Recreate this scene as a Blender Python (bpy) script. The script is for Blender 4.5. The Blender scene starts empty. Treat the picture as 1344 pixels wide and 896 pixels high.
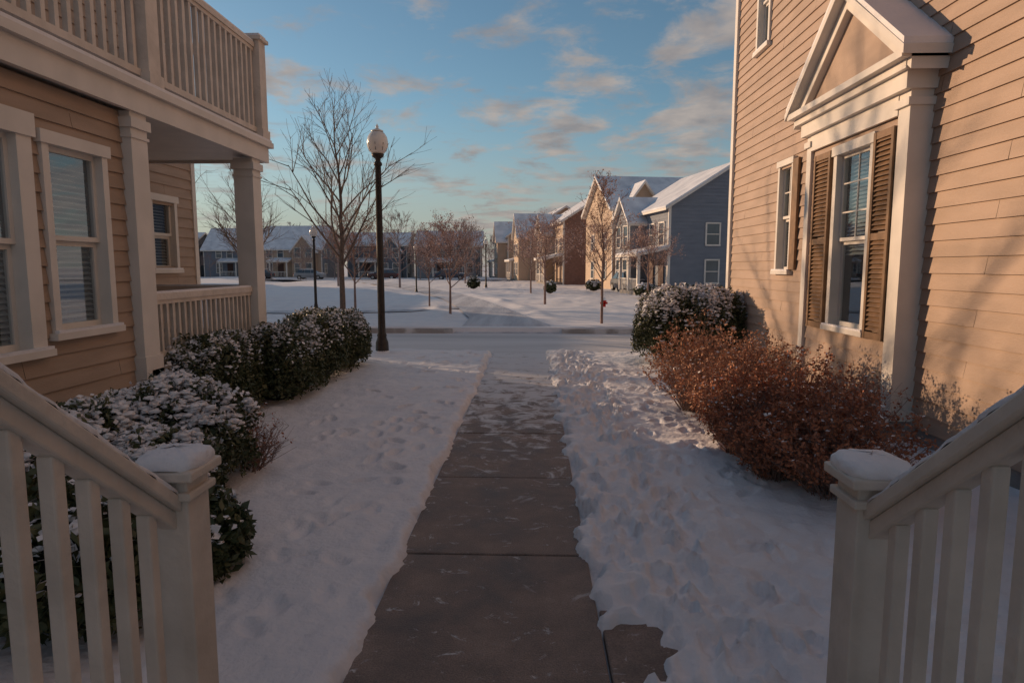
import bpy, math, random
import numpy as np
from mathutils import Vector, Matrix, noise
R = random.Random(7)
NR = np.random.RandomState(11)
scene = bpy.context.scene
rad = math.radians

# ------------------------------------------------------------------ materials
def mat(name, c1, c2=None, scale=4.0, rough=0.75, bump=0.0, bscale=40.0, metal=0.0, stretch=(1,1,1), lo=0.35, hi=0.65, spec=0.3, bdist=.02):
    m = bpy.data.materials.new(name); m.use_nodes = True
    nt = m.node_tree; N = nt.nodes; L = nt.links
    p = N['Principled BSDF']
    p.inputs['Roughness'].default_value = rough
    p.inputs['Metallic'].default_value = metal
    p.inputs['Specular IOR Level'].default_value = spec
    tc = N.new('ShaderNodeTexCoord'); mp = N.new('ShaderNodeMapping')
    mp.inputs['Scale'].default_value = stretch
    L.new(tc.outputs['Object'], mp.inputs[0])
    c2 = c2 or tuple(v*0.85 for v in c1)
    n = N.new('ShaderNodeTexNoise'); n.inputs['Scale'].default_value = scale; n.inputs['Detail'].default_value = 5
    L.new(mp.outputs[0], n.inputs['Vector'])
    r = N.new('ShaderNodeValToRGB')
    r.color_ramp.elements[0].position = lo; r.color_ramp.elements[1].position = hi
    r.color_ramp.elements[0].color = (*c1, 1); r.color_ramp.elements[1].color = (*c2, 1)
    L.new(n.outputs['Fac'], r.inputs[0]); L.new(r.outputs[0], p.inputs['Base Color'])
    if bump:
        n2 = N.new('ShaderNodeTexNoise'); n2.inputs['Scale'].default_value = bscale; n2.inputs['Detail'].default_value = 4
        L.new(mp.outputs[0], n2.inputs['Vector'])
        b = N.new('ShaderNodeBump'); b.inputs['Strength'].default_value = bump; b.inputs['Distance'].default_value = bdist
        L.new(n2.outputs['Fac'], b.inputs['Height']); L.new(b.outputs[0], p.inputs['Normal'])
    return m

def glassmat(name, tint, refl):
    m = bpy.data.materials.new(name); m.use_nodes = True
    nt = m.node_tree; N = nt.nodes; L = nt.links
    N.remove(N['Principled BSDF'])
    g = N.new('ShaderNodeBsdfGlossy'); g.inputs['Roughness'].default_value = 0.02; g.inputs['Color'].default_value = (.9,.95,1,1)
    t = N.new('ShaderNodeBsdfTransparent'); t.inputs['Color'].default_value = (*tint, 1)
    x = N.new('ShaderNodeMixShader'); x.inputs[0].default_value = refl
    L.new(t.outputs[0], x.inputs[1]); L.new(g.outputs[0], x.inputs[2]); L.new(x.outputs[0], N['Material Output'].inputs[0])
    return m

M = {}
M['snow'] = mat('snow', (.83,.795,.80), (.75,.735,.76), 2.0, .65, .55, 26)
M['roofsnow'] = mat('roof_snow', (.78,.79,.84), (.58,.60,.66), 1.0, .7, .2, 8)
M['tan'] = mat('tan_siding', (.43,.315,.24), (.36,.265,.20), 1.6, .6, .25, 30, stretch=(1,1,5))
M['tan2'] = mat('cream_siding', (.45,.325,.25), (.375,.27,.205), 1.3, .6, .25, 30, stretch=(1,1,4))
M['trim'] = mat('cream_trim_paint', (.74,.68,.62), (.66,.61,.555), 3, .5, .08, 20)
M['rail'] = mat('railing_paint', (.70,.61,.53), (.58,.505,.435), 5, .5, .3, 25)
M['shut'] = mat('brown_shutter_paint', (.26,.15,.08), (.18,.105,.055), 8, .55)
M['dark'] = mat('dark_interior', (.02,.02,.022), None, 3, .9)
M['blind'] = mat('window_blind', (.55,.55,.53), (.48,.48,.47), 3, .6)
M['glass'] = glassmat('window_glass', (.75,.82,.85), .28)
M['dglass'] = mat('distant_window_glass', (.05,.07,.09), (.09,.12,.15), .5, .12, spec=.8)
M['found'] = mat('concrete_foundation', (.30,.28,.26), (.24,.22,.21), 6, .9, .3, 40)
M['iron'] = mat('dark_iron', (.035,.028,.025), (.05,.04,.035), 10, .45, .1, 60, metal=.3)
M['globe'] = mat('frosted_globe', (.80,.74,.66), (.68,.64,.60), 5, .25, spec=.6)
M['bark'] = mat('bark', (.19,.125,.09), (.12,.085,.065), 12, .9, .4, 50)
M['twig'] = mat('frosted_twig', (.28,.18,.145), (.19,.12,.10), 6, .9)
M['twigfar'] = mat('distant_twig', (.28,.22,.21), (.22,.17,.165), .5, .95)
M['berry'] = mat('dry_red_leaf', (.54,.21,.11), (.32,.12,.065), 9, .8)
M['berry2'] = mat('dry_pink_leaf', (.64,.35,.22), (.46,.22,.13), 9, .8)
M['frost'] = mat('frosted_dry_leaf', (.60,.42,.37), (.45,.29,.24), 3, .85)
M['leaf'] = mat('evergreen_leaf', (.034,.050,.020), (.105,.105,.045), 7, .5, spec=.4)
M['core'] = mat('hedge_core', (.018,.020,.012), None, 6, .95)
M['road'] = mat('packed_snow_road', (.72,.69,.69), (.52,.50,.50), .5, .75, .5, 9, stretch=(.22,1.6,1), bdist=.05)
M['lane'] = mat('packed_snow_lane', (.68,.68,.71), (.44,.44,.48), 1.1, .75, .5, 9, stretch=(1.6,.12,1), bdist=.05)
M['kerb'] = mat('kerb_concrete', (.34,.32,.31), (.62,.62,.63), 1.6, .9, .3, 30, lo=.45, hi=.6)
M['red'] = mat('red_paint', (.55,.03,.02), None, 4, .5)
M['door'] = mat('door_paint', (.10,.05,.04), None, 4, .5)
M['tyre'] = mat('tyre_rubber', (.02,.02,.02), None, 4, .8)

def walkmat():
    m = bpy.data.materials.new('damp_concrete_walk'); m.use_nodes = True
    nt = m.node_tree; N = nt.nodes; L = nt.links; p = N['Principled BSDF']
    p.inputs['Specular IOR Level'].default_value=.25
    tc = N.new('ShaderNodeTexCoord')
    n1 = N.new('ShaderNodeTexNoise'); n1.inputs['Scale'].default_value = 2.1; n1.inputs['Detail'].default_value = 9; n1.inputs['Roughness'].default_value=.68
    L.new(tc.outputs['Object'], n1.inputs['Vector'])
    r1 = N.new('ShaderNodeValToRGB'); r1.color_ramp.elements[0].position=.34; r1.color_ramp.elements[1].position=.68
    r1.color_ramp.elements[0].color=(.15,.108,.088,1); r1.color_ramp.elements[1].color=(.34,.262,.22,1)
    L.new(n1.outputs['Fac'], r1.inputs[0])
    nf = N.new('ShaderNodeTexNoise'); nf.inputs['Scale'].default_value = 110; nf.inputs['Detail'].default_value = 4
    L.new(tc.outputs['Object'], nf.inputs['Vector'])
    mf = N.new('ShaderNodeMapRange'); mf.inputs[1].default_value=.3; mf.inputs[2].default_value=.7; mf.inputs[3].default_value=.72; mf.inputs[4].default_value=1.25
    L.new(nf.outputs['Fac'], mf.inputs[0])
    mul = N.new('ShaderNodeVectorMath'); mul.operation='MULTIPLY'
    L.new(r1.outputs[0], mul.inputs[0]); L.new(mf.outputs[0], mul.inputs[1])
    sx = N.new('ShaderNodeSeparateXYZ'); L.new(tc.outputs['Object'], sx.inputs[0])
    yr = N.new('ShaderNodeMapRange'); yr.inputs[1].default_value=4.5; yr.inputs[2].default_value=12.5; yr.inputs[3].default_value=.0; yr.inputs[4].default_value=.33
    L.new(sx.outputs['Y'], yr.inputs[0])
    mp = N.new('ShaderNodeMapping'); mp.inputs['Scale'].default_value=(1.0,1.1,1); mp.inputs['Rotation'].default_value=(0,0,.5)
    L.new(tc.outputs['Object'], mp.inputs[0])
    n2 = N.new('ShaderNodeTexNoise'); n2.inputs['Scale'].default_value=3.4; n2.inputs['Detail'].default_value=9; n2.inputs['Roughness'].default_value=.68; n2.inputs['Distortion'].default_value=.6
    L.new(mp.outputs[0], n2.inputs['Vector'])
    ad = N.new('ShaderNodeMath'); ad.operation='ADD'; L.new(n2.outputs['Fac'], ad.inputs[0]); L.new(yr.outputs[0], ad.inputs[1])
    r2 = N.new('ShaderNodeValToRGB'); r2.color_ramp.elements[0].position=.625; r2.color_ramp.elements[1].position=.76
    r2.color_ramp.elements[0].color=(0,0,0,1); r2.color_ramp.elements[1].color=(.88,.88,.88,1)
    L.new(ad.outputs[0], r2.inputs[0])
    n4 = N.new('ShaderNodeTexNoise'); n4.inputs['Scale'].default_value=6.5; n4.inputs['Detail'].default_value=9; n4.inputs['Roughness'].default_value=.74; n4.inputs['Distortion'].default_value=.9
    mp4 = N.new('ShaderNodeMapping'); mp4.inputs['Scale'].default_value=(.8,1.2,1); mp4.inputs['Rotation'].default_value=(0,0,-.7); mp4.inputs['Location'].default_value=(3,1,0)
    L.new(tc.outputs['Object'], mp4.inputs[0]); L.new(mp4.outputs[0], n4.inputs['Vector'])
    r4 = N.new('ShaderNodeValToRGB'); r4.color_ramp.elements[0].position=.595; r4.color_ramp.elements[1].position=.66
    r4.color_ramp.elements[0].color=(0,0,0,1); r4.color_ramp.elements[1].color=(.85,.85,.85,1)
    L.new(n4.outputs['Fac'], r4.inputs[0])
    mxx = N.new('ShaderNodeMath'); mxx.operation='MAXIMUM'; L.new(r2.outputs[0], mxx.inputs[0]); L.new(r4.outputs[0], mxx.inputs[1])
    mx = N.new('ShaderNodeMix'); mx.data_type='RGBA'
    L.new(mxx.outputs[0], mx.inputs['Factor']); L.new(mul.outputs[0], mx.inputs['A']); mx.inputs['B'].default_value=(.72,.70,.71,1)
    L.new(mx.outputs['Result'], p.inputs['Base Color'])
    rr = N.new('ShaderNodeMapRange'); rr.inputs[1].default_value=.35; rr.inputs[2].default_value=.65; rr.inputs[3].default_value=.45; rr.inputs[4].default_value=.85
    L.new(n1.outputs['Fac'], rr.inputs[0]); L.new(rr.outputs[0], p.inputs['Roughness'])
    b = N.new('ShaderNodeBump'); b.inputs['Strength'].default_value=.6; b.inputs['Distance'].default_value=.007
    a2 = N.new('ShaderNodeMath'); a2.operation='ADD'; L.new(mxx.outputs[0], a2.inputs[0]); L.new(nf.outputs['Fac'], a2.inputs[1])
    L.new(a2.outputs[0], b.inputs['Height']); L.new(b.outputs[0], p.inputs['Normal'])
    return m
M['walk'] = walkmat()

# ------------------------------------------------------------------ geometry
class G:
    def __init__(s): s.v=[]; s.f=[]
    def add(s, vs, fs):
        o=len(s.v); s.v.extend([tuple(map(float,v)) for v in vs]); s.f.extend([tuple(i+o for i in f) for f in fs])
    def quad(s,a,b,c,d): s.add([a,b,c,d],[(0,1,2,3)])
    def box(s,x0,x1,y0,y1,z0,z1):
        s.add([(x0,y0,z0),(x1,y0,z0),(x1,y1,z0),(x0,y1,z0),(x0,y0,z1),(x1,y0,z1),(x1,y1,z1),(x0,y1,z1)],
              [(3,2,1,0),(4,5,6,7),(0,1,5,4),(1,2,6,5),(2,3,7,6),(3,0,4,7)])
    def slab(s,a,b,c,d,t):
        q=[a,b,c,d]; lo=[(p[0],p[1],p[2]-t) for p in q]
        s.add(q+lo,[(0,1,2,3),(7,6,5,4),(0,4,5,1),(1,5,6,2),(2,6,7,3),(3,7,4,0)])
    def tube(s,p0,p1,r0,r1,n=5):
        p0=Vector(p0);p1=Vector(p1); d=p1-p0
        if d.length<1e-6: return
        d.normalize(); a=d.orthogonal().normalized(); b=d.cross(a); vs=[]
        for p,r in((p0,r0),(p1,r1)):
            for i in range(n):
                t=2*math.pi*i/n; vs.append(p+a*(r*math.cos(t))+b*(r*math.sin(t)))
        s.add(vs,[(i,(i+1)%n,n+(i+1)%n,n+i) for i in range(n)])
    def lathe(s,prof,cx,cy,cz=0,n=20,k=1.0):
        vs=[];fs=[]
        for r,z in prof:
            for i in range(n):
                t=2*math.pi*i/n; vs.append((cx+k*r*math.cos(t),cy+k*r*math.sin(t),cz+k*z))
        for j in range(len(prof)-1):
            for i in range(n): fs.append((j*n+i,j*n+(i+1)%n,(j+1)*n+(i+1)%n,(j+1)*n+i))
        s.add(vs,fs)
    def loft(s,secs):
        n=len(secs[0]); vs=[p for q in secs for p in q]; fs=[]
        for j in range(len(secs)-1):
            for i in range(n): fs.append((j*n+i,j*n+(i+1)%n,(j+1)*n+(i+1)%n,(j+1)*n+i))
        fs.append(tuple(range(n))[::-1]); fs.append(tuple(range((len(secs)-1)*n,len(secs)*n))); s.add(vs,fs)
class B:
    def __init__(s,name): s.name=name; s.parts={}
    def g(s,part,m):
        k=(part,m)
        if k not in s.parts: s.parts[k]=G()
        return s.parts[k]
    def finish(s,loc=(0,0,0),rz=0.0,smooth=(),bevel=()):
        obs=[]
        single=len(s.parts)==1
        if not single:
            e=bpy.data.objects.new(s.name,None); scene.collection.objects.link(e)
            e.location=loc; e.rotation_euler=(0,0,rz); e.empty_display_size=.3
        for (pn,m),g in s.parts.items():
            me=bpy.data.meshes.new(pn); me.from_pydata(g.v,[],g.f); me.materials.append(M[m]); me.update()
            if pn in smooth:
                for p in me.polygons: p.use_smooth=True
            o=bpy.data.objects.new(s.name if single else pn,me); scene.collection.objects.link(o)
            if pn in bevel:
                bv=o.modifiers.new('bevel','BEVEL'); bv.width=.006; bv.segments=2; bv.limit_method='ANGLE'
            if single: o.location=loc; o.rotation_euler=(0,0,rz)
            else: o.parent=e
            obs.append(o)
        return obs

def P(axis,c,s,a,o,z): return (c+s*o,a,z) if axis=='x' else (a,c+s*o,z)
def wbox(g,axis,c,s,a0,a1,o0,o1,z0,z1):
    p=P(axis,c,s,a0,o0,z0); q=P(axis,c,s,a1,o1,z1)
    g.box(min(p[0],q[0]),max(p[0],q[0]),min(p[1],q[1]),max(p[1],q[1]),z0,z1)
def siding(g,axis,c,s,a0,a1,z0,z1,e=.21,holes=(),butt=False):
    z=z0; k=0
    while z<z1-.01:
        zt=min(z+e,z1); mid=(z+zt)/2; k+=1
        iv=[(a0,a1)]
        for (h0,h1,hz0,hz1) in holes:
            if hz0<mid<hz1:
                nv=[]
                for p,q in iv:
                    if h1<=p or h0>=q: nv.append((p,q)); continue
                    if h0>p: nv.append((p,h0))
                    if h1<q: nv.append((h1,q))
                iv=nv
        if butt:
            nv=[]
            for p,q in iv:
                t=a0+((k*2.37+1.1)%3.6)
                cuts=[p]
                while t<q:
                    if t>p+.2 and t<q-.2: cuts.append(t)
                    t+=3.6
                cuts.append(q)
                for u,v in zip(cuts[:-1],cuts[1:]): nv.append((u+(.002 if u!=p else 0),v-(.002 if v!=q else 0)))
            iv=nv
        for p,q in iv:
            j=R.uniform(-.002,.002) if butt else 0
            g.quad(P(axis,c,s,p,.028+j,z+j),P(axis,c,s,q,.028+j,z-j),P(axis,c,s,q,.006,zt),P(axis,c,s,p,.006,zt))
            g.quad(P(axis,c,s,p,.0,z+j),P(axis,c,s,q,.0,z-j),P(axis,c,s,q,.028+j,z-j),P(axis,c,s,p,.028+j,z+j))
        z=zt
def gablesiding(g,axis,c,s,a0,a1,z0,z1,e=.21):
    n=max(1,int(round((z1-z0)/e))); m=(a0+a1)/2; h=(a1-a0)/2
    for i in range(n):
        zb=z0+(z1-z0)*i/n; zt=z0+(z1-z0)*(i+1)/n
        hb=h*(1-i/n); ht=h*(1-(i+1)/n)
        g.quad(P(axis,c,s,m-hb,.028,zb),P(axis,c,s,m+hb,.028,zb),P(axis,c,s,m+ht,.006,zt),P(axis,c,s,m-ht,.006,zt))
def window(b,axis,c,s,a0,a1,z0,z1,cas=.1,grid=None,blind=(0,1),snow=True,tilt=.6,curt=False):
    t=b.g('window_casing','trim'); k=cas
    W=lambda g,*r: wbox(g,axis,c,s,*r)
    W(t,a0,a0+k,-.10,.055,z0,z1-k); W(t,a1-k,a1,-.10,.055,z0,z1-k)
    W(t,a0-.03,a1+.03,-.10,.075,z1-k,z1+.03)
    W(t,a0-.04,a1+.04,-.10,.10,z0-.06,z0)
    if snow: W(b.g('sill_snow','snow'),a0-.02,a1+.02,.056,.098,z0,z0+.025)
    i0=a0+k;i1=a1-k; zz0=z0; zz1=z1-k; zm=(zz0+zz1)/2
    f=b.g('window_sash','trim'); w=.045
    W(f,i0,i0+w,-.06,-.02,zm,zz1); W(f,i1-w,i1,-.06,-.02,zm,zz1); W(f,i0+w,i1-w,-.06,-.02,zz1-w,zz1); W(f,i0+w,i1-w,-.06,-.018,zm,zm+w)
    W(f,i0,i0+w,-.099,-.062,zz0,zm); W(f,i1-w,i1,-.099,-.062,zz0,zm); W(f,i0+w,i1-w,-.099,-.062,zz0,zz0+w*1.4); W(f,i0+w,i1-w,-.099,-.062,zm-w,zm)
    if grid:
        cols,rows=grid
        for i in range(1,cols):
            a=i0+(i1-i0)*i/cols; W(f,a-.009,a+.009,-.048,-.030,zm+w,zz1-w)
        for j in range(1,rows):
            z=zm+(zz1-zm)*j/rows; W(f,i0+w,i1-w,-.047,-.031,z-.009,z+.009)
    gl=b.g('window_glass','glass')
    q=lambda g,o,p0,p1: g.quad(P(axis,c,s,i0,o,p0),P(axis,c,s,i1,o,p0),P(axis,c,s,i1,o,p1),P(axis,c,s,i0,o,p1))
    q(gl,-.040,zm,zz1); q(gl,-.080,zz0,zm)
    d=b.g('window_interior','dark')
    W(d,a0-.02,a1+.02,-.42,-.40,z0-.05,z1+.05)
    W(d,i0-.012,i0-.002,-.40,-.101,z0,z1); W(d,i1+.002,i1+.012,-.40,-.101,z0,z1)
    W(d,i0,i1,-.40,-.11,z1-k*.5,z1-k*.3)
    bl=b.g('window_blind','blind'); za=zz0+(zz1-zz0)*blind[0]; zb=zz0+(zz1-zz0)*blind[1]
    z=za+.02
    while z<zb:
        o=-.135; hw=.022; dz=hw*tilt
        bl.quad(P(axis,c,s,i0+.01,o+hw,z-dz),P(axis,c,s,i1-.01,o+hw,z-dz),P(axis,c,s,i1-.01,o-hw,z+dz),P(axis,c,s,i0+.01,o-hw,z+dz))
        z+=.05
def hole(a0,a1,z0,z1,k=.1): return (a0+k*.6,a1-k*.6,z0,z1-k*.6)
def balustrade(b,axis,c,a0,a1,z0,z1,step=.13,w=.02,part='balustrade',m='rail',snow=True):
    g=b.g(part,m); W=lambda g,*r: wbox(g,axis,c,1,*r)
    W(g,a0,a1,-.05,.05,z1-.07,z1); W(g,a0,a1,-.03,.03,z1-.12,z1-.07); W(g,a0,a1,-.035,.035,z0,z0+.07)
    if snow: W(b.g('rail_snow','snow'),a0+.02,a1-.02,-.04,.04,z1,z1+.025)
    n=int((a1-a0)/step)
    for i in range(n):
        a=a0+(i+.5)*(a1-a0)/n; W(g,a-w,a+w,-w,w,z0+.07,z1-.12)

# ------------------------------------------------------------------ left house
def left_house():
    b=B('tan_apartment_house_with_balcony')
    X=-4.2
    wins=[(4.15,5.36,1.30,3.22),(5.47,6.32,1.42,3.12),(2.6,3.8,1.30,3.22)]
    s=b.g('wall_siding','tan')
    siding(s,'x',X,1,-3,6.62,.3,3.56,.155,[hole(*w) for w in wins],True)
    window(b,'x',X,1,*wins[0],cas=.16,blind=(0,1),tilt=.75); window(b,'x',X,1,*wins[1],cas=.08,blind=(0,1),tilt=.5); window(b,'x',X,1,*wins[2],cas=.13,blind=(0,.5))
    b.g('foundation','found').box(-4.35,X-.01,-3,6.7,-.2,.3)
    siding(s,'y',6.7,1,-6.2,-4.3,.9,3.56,.17)
    w2=(10.35,11.15,1.95,3.15)
    siding(s,'x',-6.2,1,6.7,11.8,.3,7.2,.17,[hole(*w2),(8,9.0,.9,3.0)],True)
    siding(s,'x',-6.2,1,-3,6.7,3.85,7.2,.17,[hole(5.0,6.2,4.3,6.2)])
    window(b,'x',-6.2,1,*w2,cas=.08,blind=(0,1)); window(b,'x',-6.2,1,5.0,6.2,4.3,6.2)
    b.g('porch_door','door').box(-6.28,-6.24,8,9,.9,3.0)
    b.g('corner_trim','trim').box(-6.30,-6.16,11.72,11.84,.3,7.2)
    siding(s,'y',11.8,1,-15,-6.3,.3,7.2,.2)
    siding(s,'x',-15,-1,-3,11.8,0,7.2,.3); siding(s,'y',-3,-1,-15,-4.2,0,7.2,.3)
    rf=b.g('roof','roofsnow')
    rf.slab((-5.6,-3.5,7.3),(-5.6,12.3,7.3),(-10.6,12.3,9.6),(-10.6,-3.5,9.6),.08); rf.slab((-10.6,-3.5,9.6),(-10.6,12.3,9.6),(-15.6,12.3,7.3),(-15.6,-3.5,7.3),.08)
    ff=b.g('eave_fascia','trim'); ff.box(-6.2,-5.62,-3.4,12.25,7.10,7.20); ff.box(-5.66,-5.60,-3.5,12.3,7.06,7.215)
    g2=b.g('gable_wall','tan'); gablesiding(g2,'y',11.8,1,-15,-6.2,7.2,9.3,.2)
    b.g('porch_floor','found').box(-6.2,-4.06,6.7,9.95,.80,.90); sk=b.g('porch_skirt','trim'); sk.box(-4.2,-4.1,6.7,9.9,0,.8); sk.box(-6.2,-4.2,9.8,9.9,0,.8)
    t=b.g('balcony_fascia','trim')
    t.box(-6.2,-4.10,-3,9.95,3.60,3.84); t.box(-4.10,-4.04,-3,10.0,3.56,3.78); t.box(-4.12,-3.98,-3,10.06,3.782,3.86)
    t.box(-6.2,-4.12,9.95,10.0,3.56,3.78); t.box(-6.2,-4.12,9.92,10.06,3.842,3.862)
    b.g('balcony_snow','snow').box(-6.1,-4.0,-3,10.04,3.865,3.90)
    c=b.g('porch_column','trim')
    for y in (6.76,9.62):
        c.box(-4.36,-4.08,y-.14,y+.14,.2,3.56); c.box(-4.39,-4.05,y-.17,y+.17,3.40,3.50); c.box(-4.375,-4.065,y-.155,y+.155,3.30,3.33)
        c.box(-4.38,-4.06,y-.16,y+.16,.2,1.05)
    p=b.g('balcony_post','rail')
    for y in (4.1,7.02,9.86):
        p.box(-4.24,-4.02,y-.11,y+.11,3.90,5.28); p.box(-4.28,-3.98,y-.15,y+.15,5.28,5.33); b.g('post_snow','snow').box(-4.25,-4.01,y-.12,y+.12,5.33,5.37)
        p.box(-4.26,-4.0,y-.13,y+.13,3.90,4.02)
    for a,q in ((4.22,6.90),(7.14,9.74),(1.4,3.98)): balustrade(b,'x',-4.13,a,q,3.97,5.24,.15,.025)
    balustrade(b,'y',9.86,-6.1,-4.25,3.97,5.24,.15,.025)
    balustrade(b,'x',-4.2,6.95,9.46,.98,1.70,.12,.02); balustrade(b,'y',9.8,-6.1,-4.38,.98,1.70,.12,.02)
    b.finish()
left_house()

# ------------------------------------------------------------------ right house
def right_house():
    b=B('tan_apartment_house_with_bay'); X=4.2
    s=b.g('wall_siding','tan2')
    w1=(10.75,11.4,1.93,3.72); w2=(12.15,12.85,5.95,7.7)
    siding(s,'x',X,-1,-3,14.06,.25,9.6,.168,[hole(*w1),hole(*w2),(7.4,9.5,.3,4.0)],True)
    window(b,'x',X,-1,*w1,cas=.07,grid=(2,2)); window(b,'x',X,-1,*w2,cas=.08,grid=(2,2))
    sh=b.g('shutter','shut'); wbox(sh,'x',X,-1,10.52,10.74,.03,.07,1.95,3.70)
    b.g('foundation','found').box(X-.0,X+.2,-3,14.1,-.2,.25)
    b.g('corner_trim','trim').box(4.13,4.28,13.98,14.14,.2,9.6)
    siding(s,'y',14.1,1,4.28,13,.25,9.6,.25); siding(s,'x',13,1,-3,14.1,0,9.6,.3); siding(s,'y',-3,-1,4.2,13,0,9.6,.3)
    r=b.g('roof','roofsnow'); r.slab((3.8,-3.5,9.7),(3.8,14.6,9.7),(8.6,14.6,12),(8.6,-3.5,12),.1); r.slab((8.6,-3.5,12),(8.6,14.6,12),(13.4,14.6,9.7),(13.4,-3.5,9.7),.1)
    gablesiding(s,'y',14.1,1,4.2,13,9.6,11.8,.25)
    Y0,Y1=7.16,9.74; Z=3.84
    ww=(7.86,8.88,1.22,3.52)
    siding(s,'x',4.0,-1,Y0+.22,Y1-.14,.3,Z,.168,[hole(*ww)])
    window(b,'x',4.0,-1,*ww,cas=.09,grid=(2,3),blind=(.42,1),tilt=.9)
    p=b.g('bay_corner_pilaster','trim')
    for y0,y1 in ((Y0,Y0+.22),(Y1-.14,Y1)):
        p.box(3.94,4.2,y0,y1,.42,Z); p.box(3.91,4.2,y0-.03,y1+.03,.30,.42); p.box(3.905,4.2,y0-.03,y1+.03,Z-.16,Z-.08)
    p.box(3.93,3.969,Y0+.22,Y1-.14,Z-.22,Z)
    bb=b.g('bay_base','found'); bb.box(3.82,4.2,Y0-.06,Y1+.06,-.2,.29)
    b.g('bay_base_snow','snow').box(3.80,3.9,Y0-.06,Y1+.06,.29,.35)
    e=b.g('bay_entablature','trim')
    e.box(3.86,4.2,Y0-.05,Y1+.05,Z,Z+.18); e.box(3.80,4.2,Y0-.12,Y1+.12,Z+.18,Z+.27); e.box(3.71,4.2,Y0-.2,Y1+.2,Z+.27,Z+.35)
    zt=Z+.35
    yc=(Y0+Y1)/2; t=b.g('bay_tympanum','tan2'); t.add([(3.90,Y0,zt),(3.90,Y1,zt),(3.90,yc,zt+.93)],[(0,1,2)])
    rk=b.g('bay_raking_cornice','trim'); hw=(Y1-Y0)/2
    for sg in (-1,1):
        ye=yc+sg*(hw+.26); A=(3.69,ye,zt+.02); Bp=(4.25,ye,zt+.02); C=(4.25,yc,zt+1.20); D=(3.69,yc,zt+1.20)
        rk.slab(A,Bp,C,D,.09)
        ye=yc+sg*(hw+.2); A=(3.81,ye,zt-.03); Bp=(4.19,ye,zt-.03); C=(4.19,yc,zt+1.10); D=(3.81,yc,zt+1.10); rk.slab(A,Bp,C,D,.17)
        ye=yc+sg*(hw+.24)
        b.g('bay_roof_snow','snow').slab((3.70,ye,zt+.10),(4.24,ye,zt+.10),(4.24,yc,zt+1.28),(3.70,yc,zt+1.28),.065)
    for a0,a1 in ((7.395,7.82),(8.92,9.42)):
        z0,z1=1.16,3.52; W=lambda *r: wbox(sh,'x',3.972,-1,*r)
        W(a0,a0+.05,.0,.06,z0,z1); W(a1-.05,a1,.0,.06,z0,z1)
        zm=(z0+z1)/2
        for zz in (z0,zm-.04,z1-.08): W(a0+.05,a1-.05,.0,.055,zz,zz+.08)
        z=z0+.11
        while z<z1-.1:
            if not(zm-.07<z<zm+.06): sh.slab((3.972-.05,a0+.05,z),(3.972-.05,a1-.05,z),(3.972-.01,a1-.05,z+.05),(3.972-.01,a0+.05,z+.05),.01)
            z+=.055
    d=b.g('downspout','trim'); d.box(4.09,4.16,9.88,9.95,.25,4.0)
    b.finish()
right_house()

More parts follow.
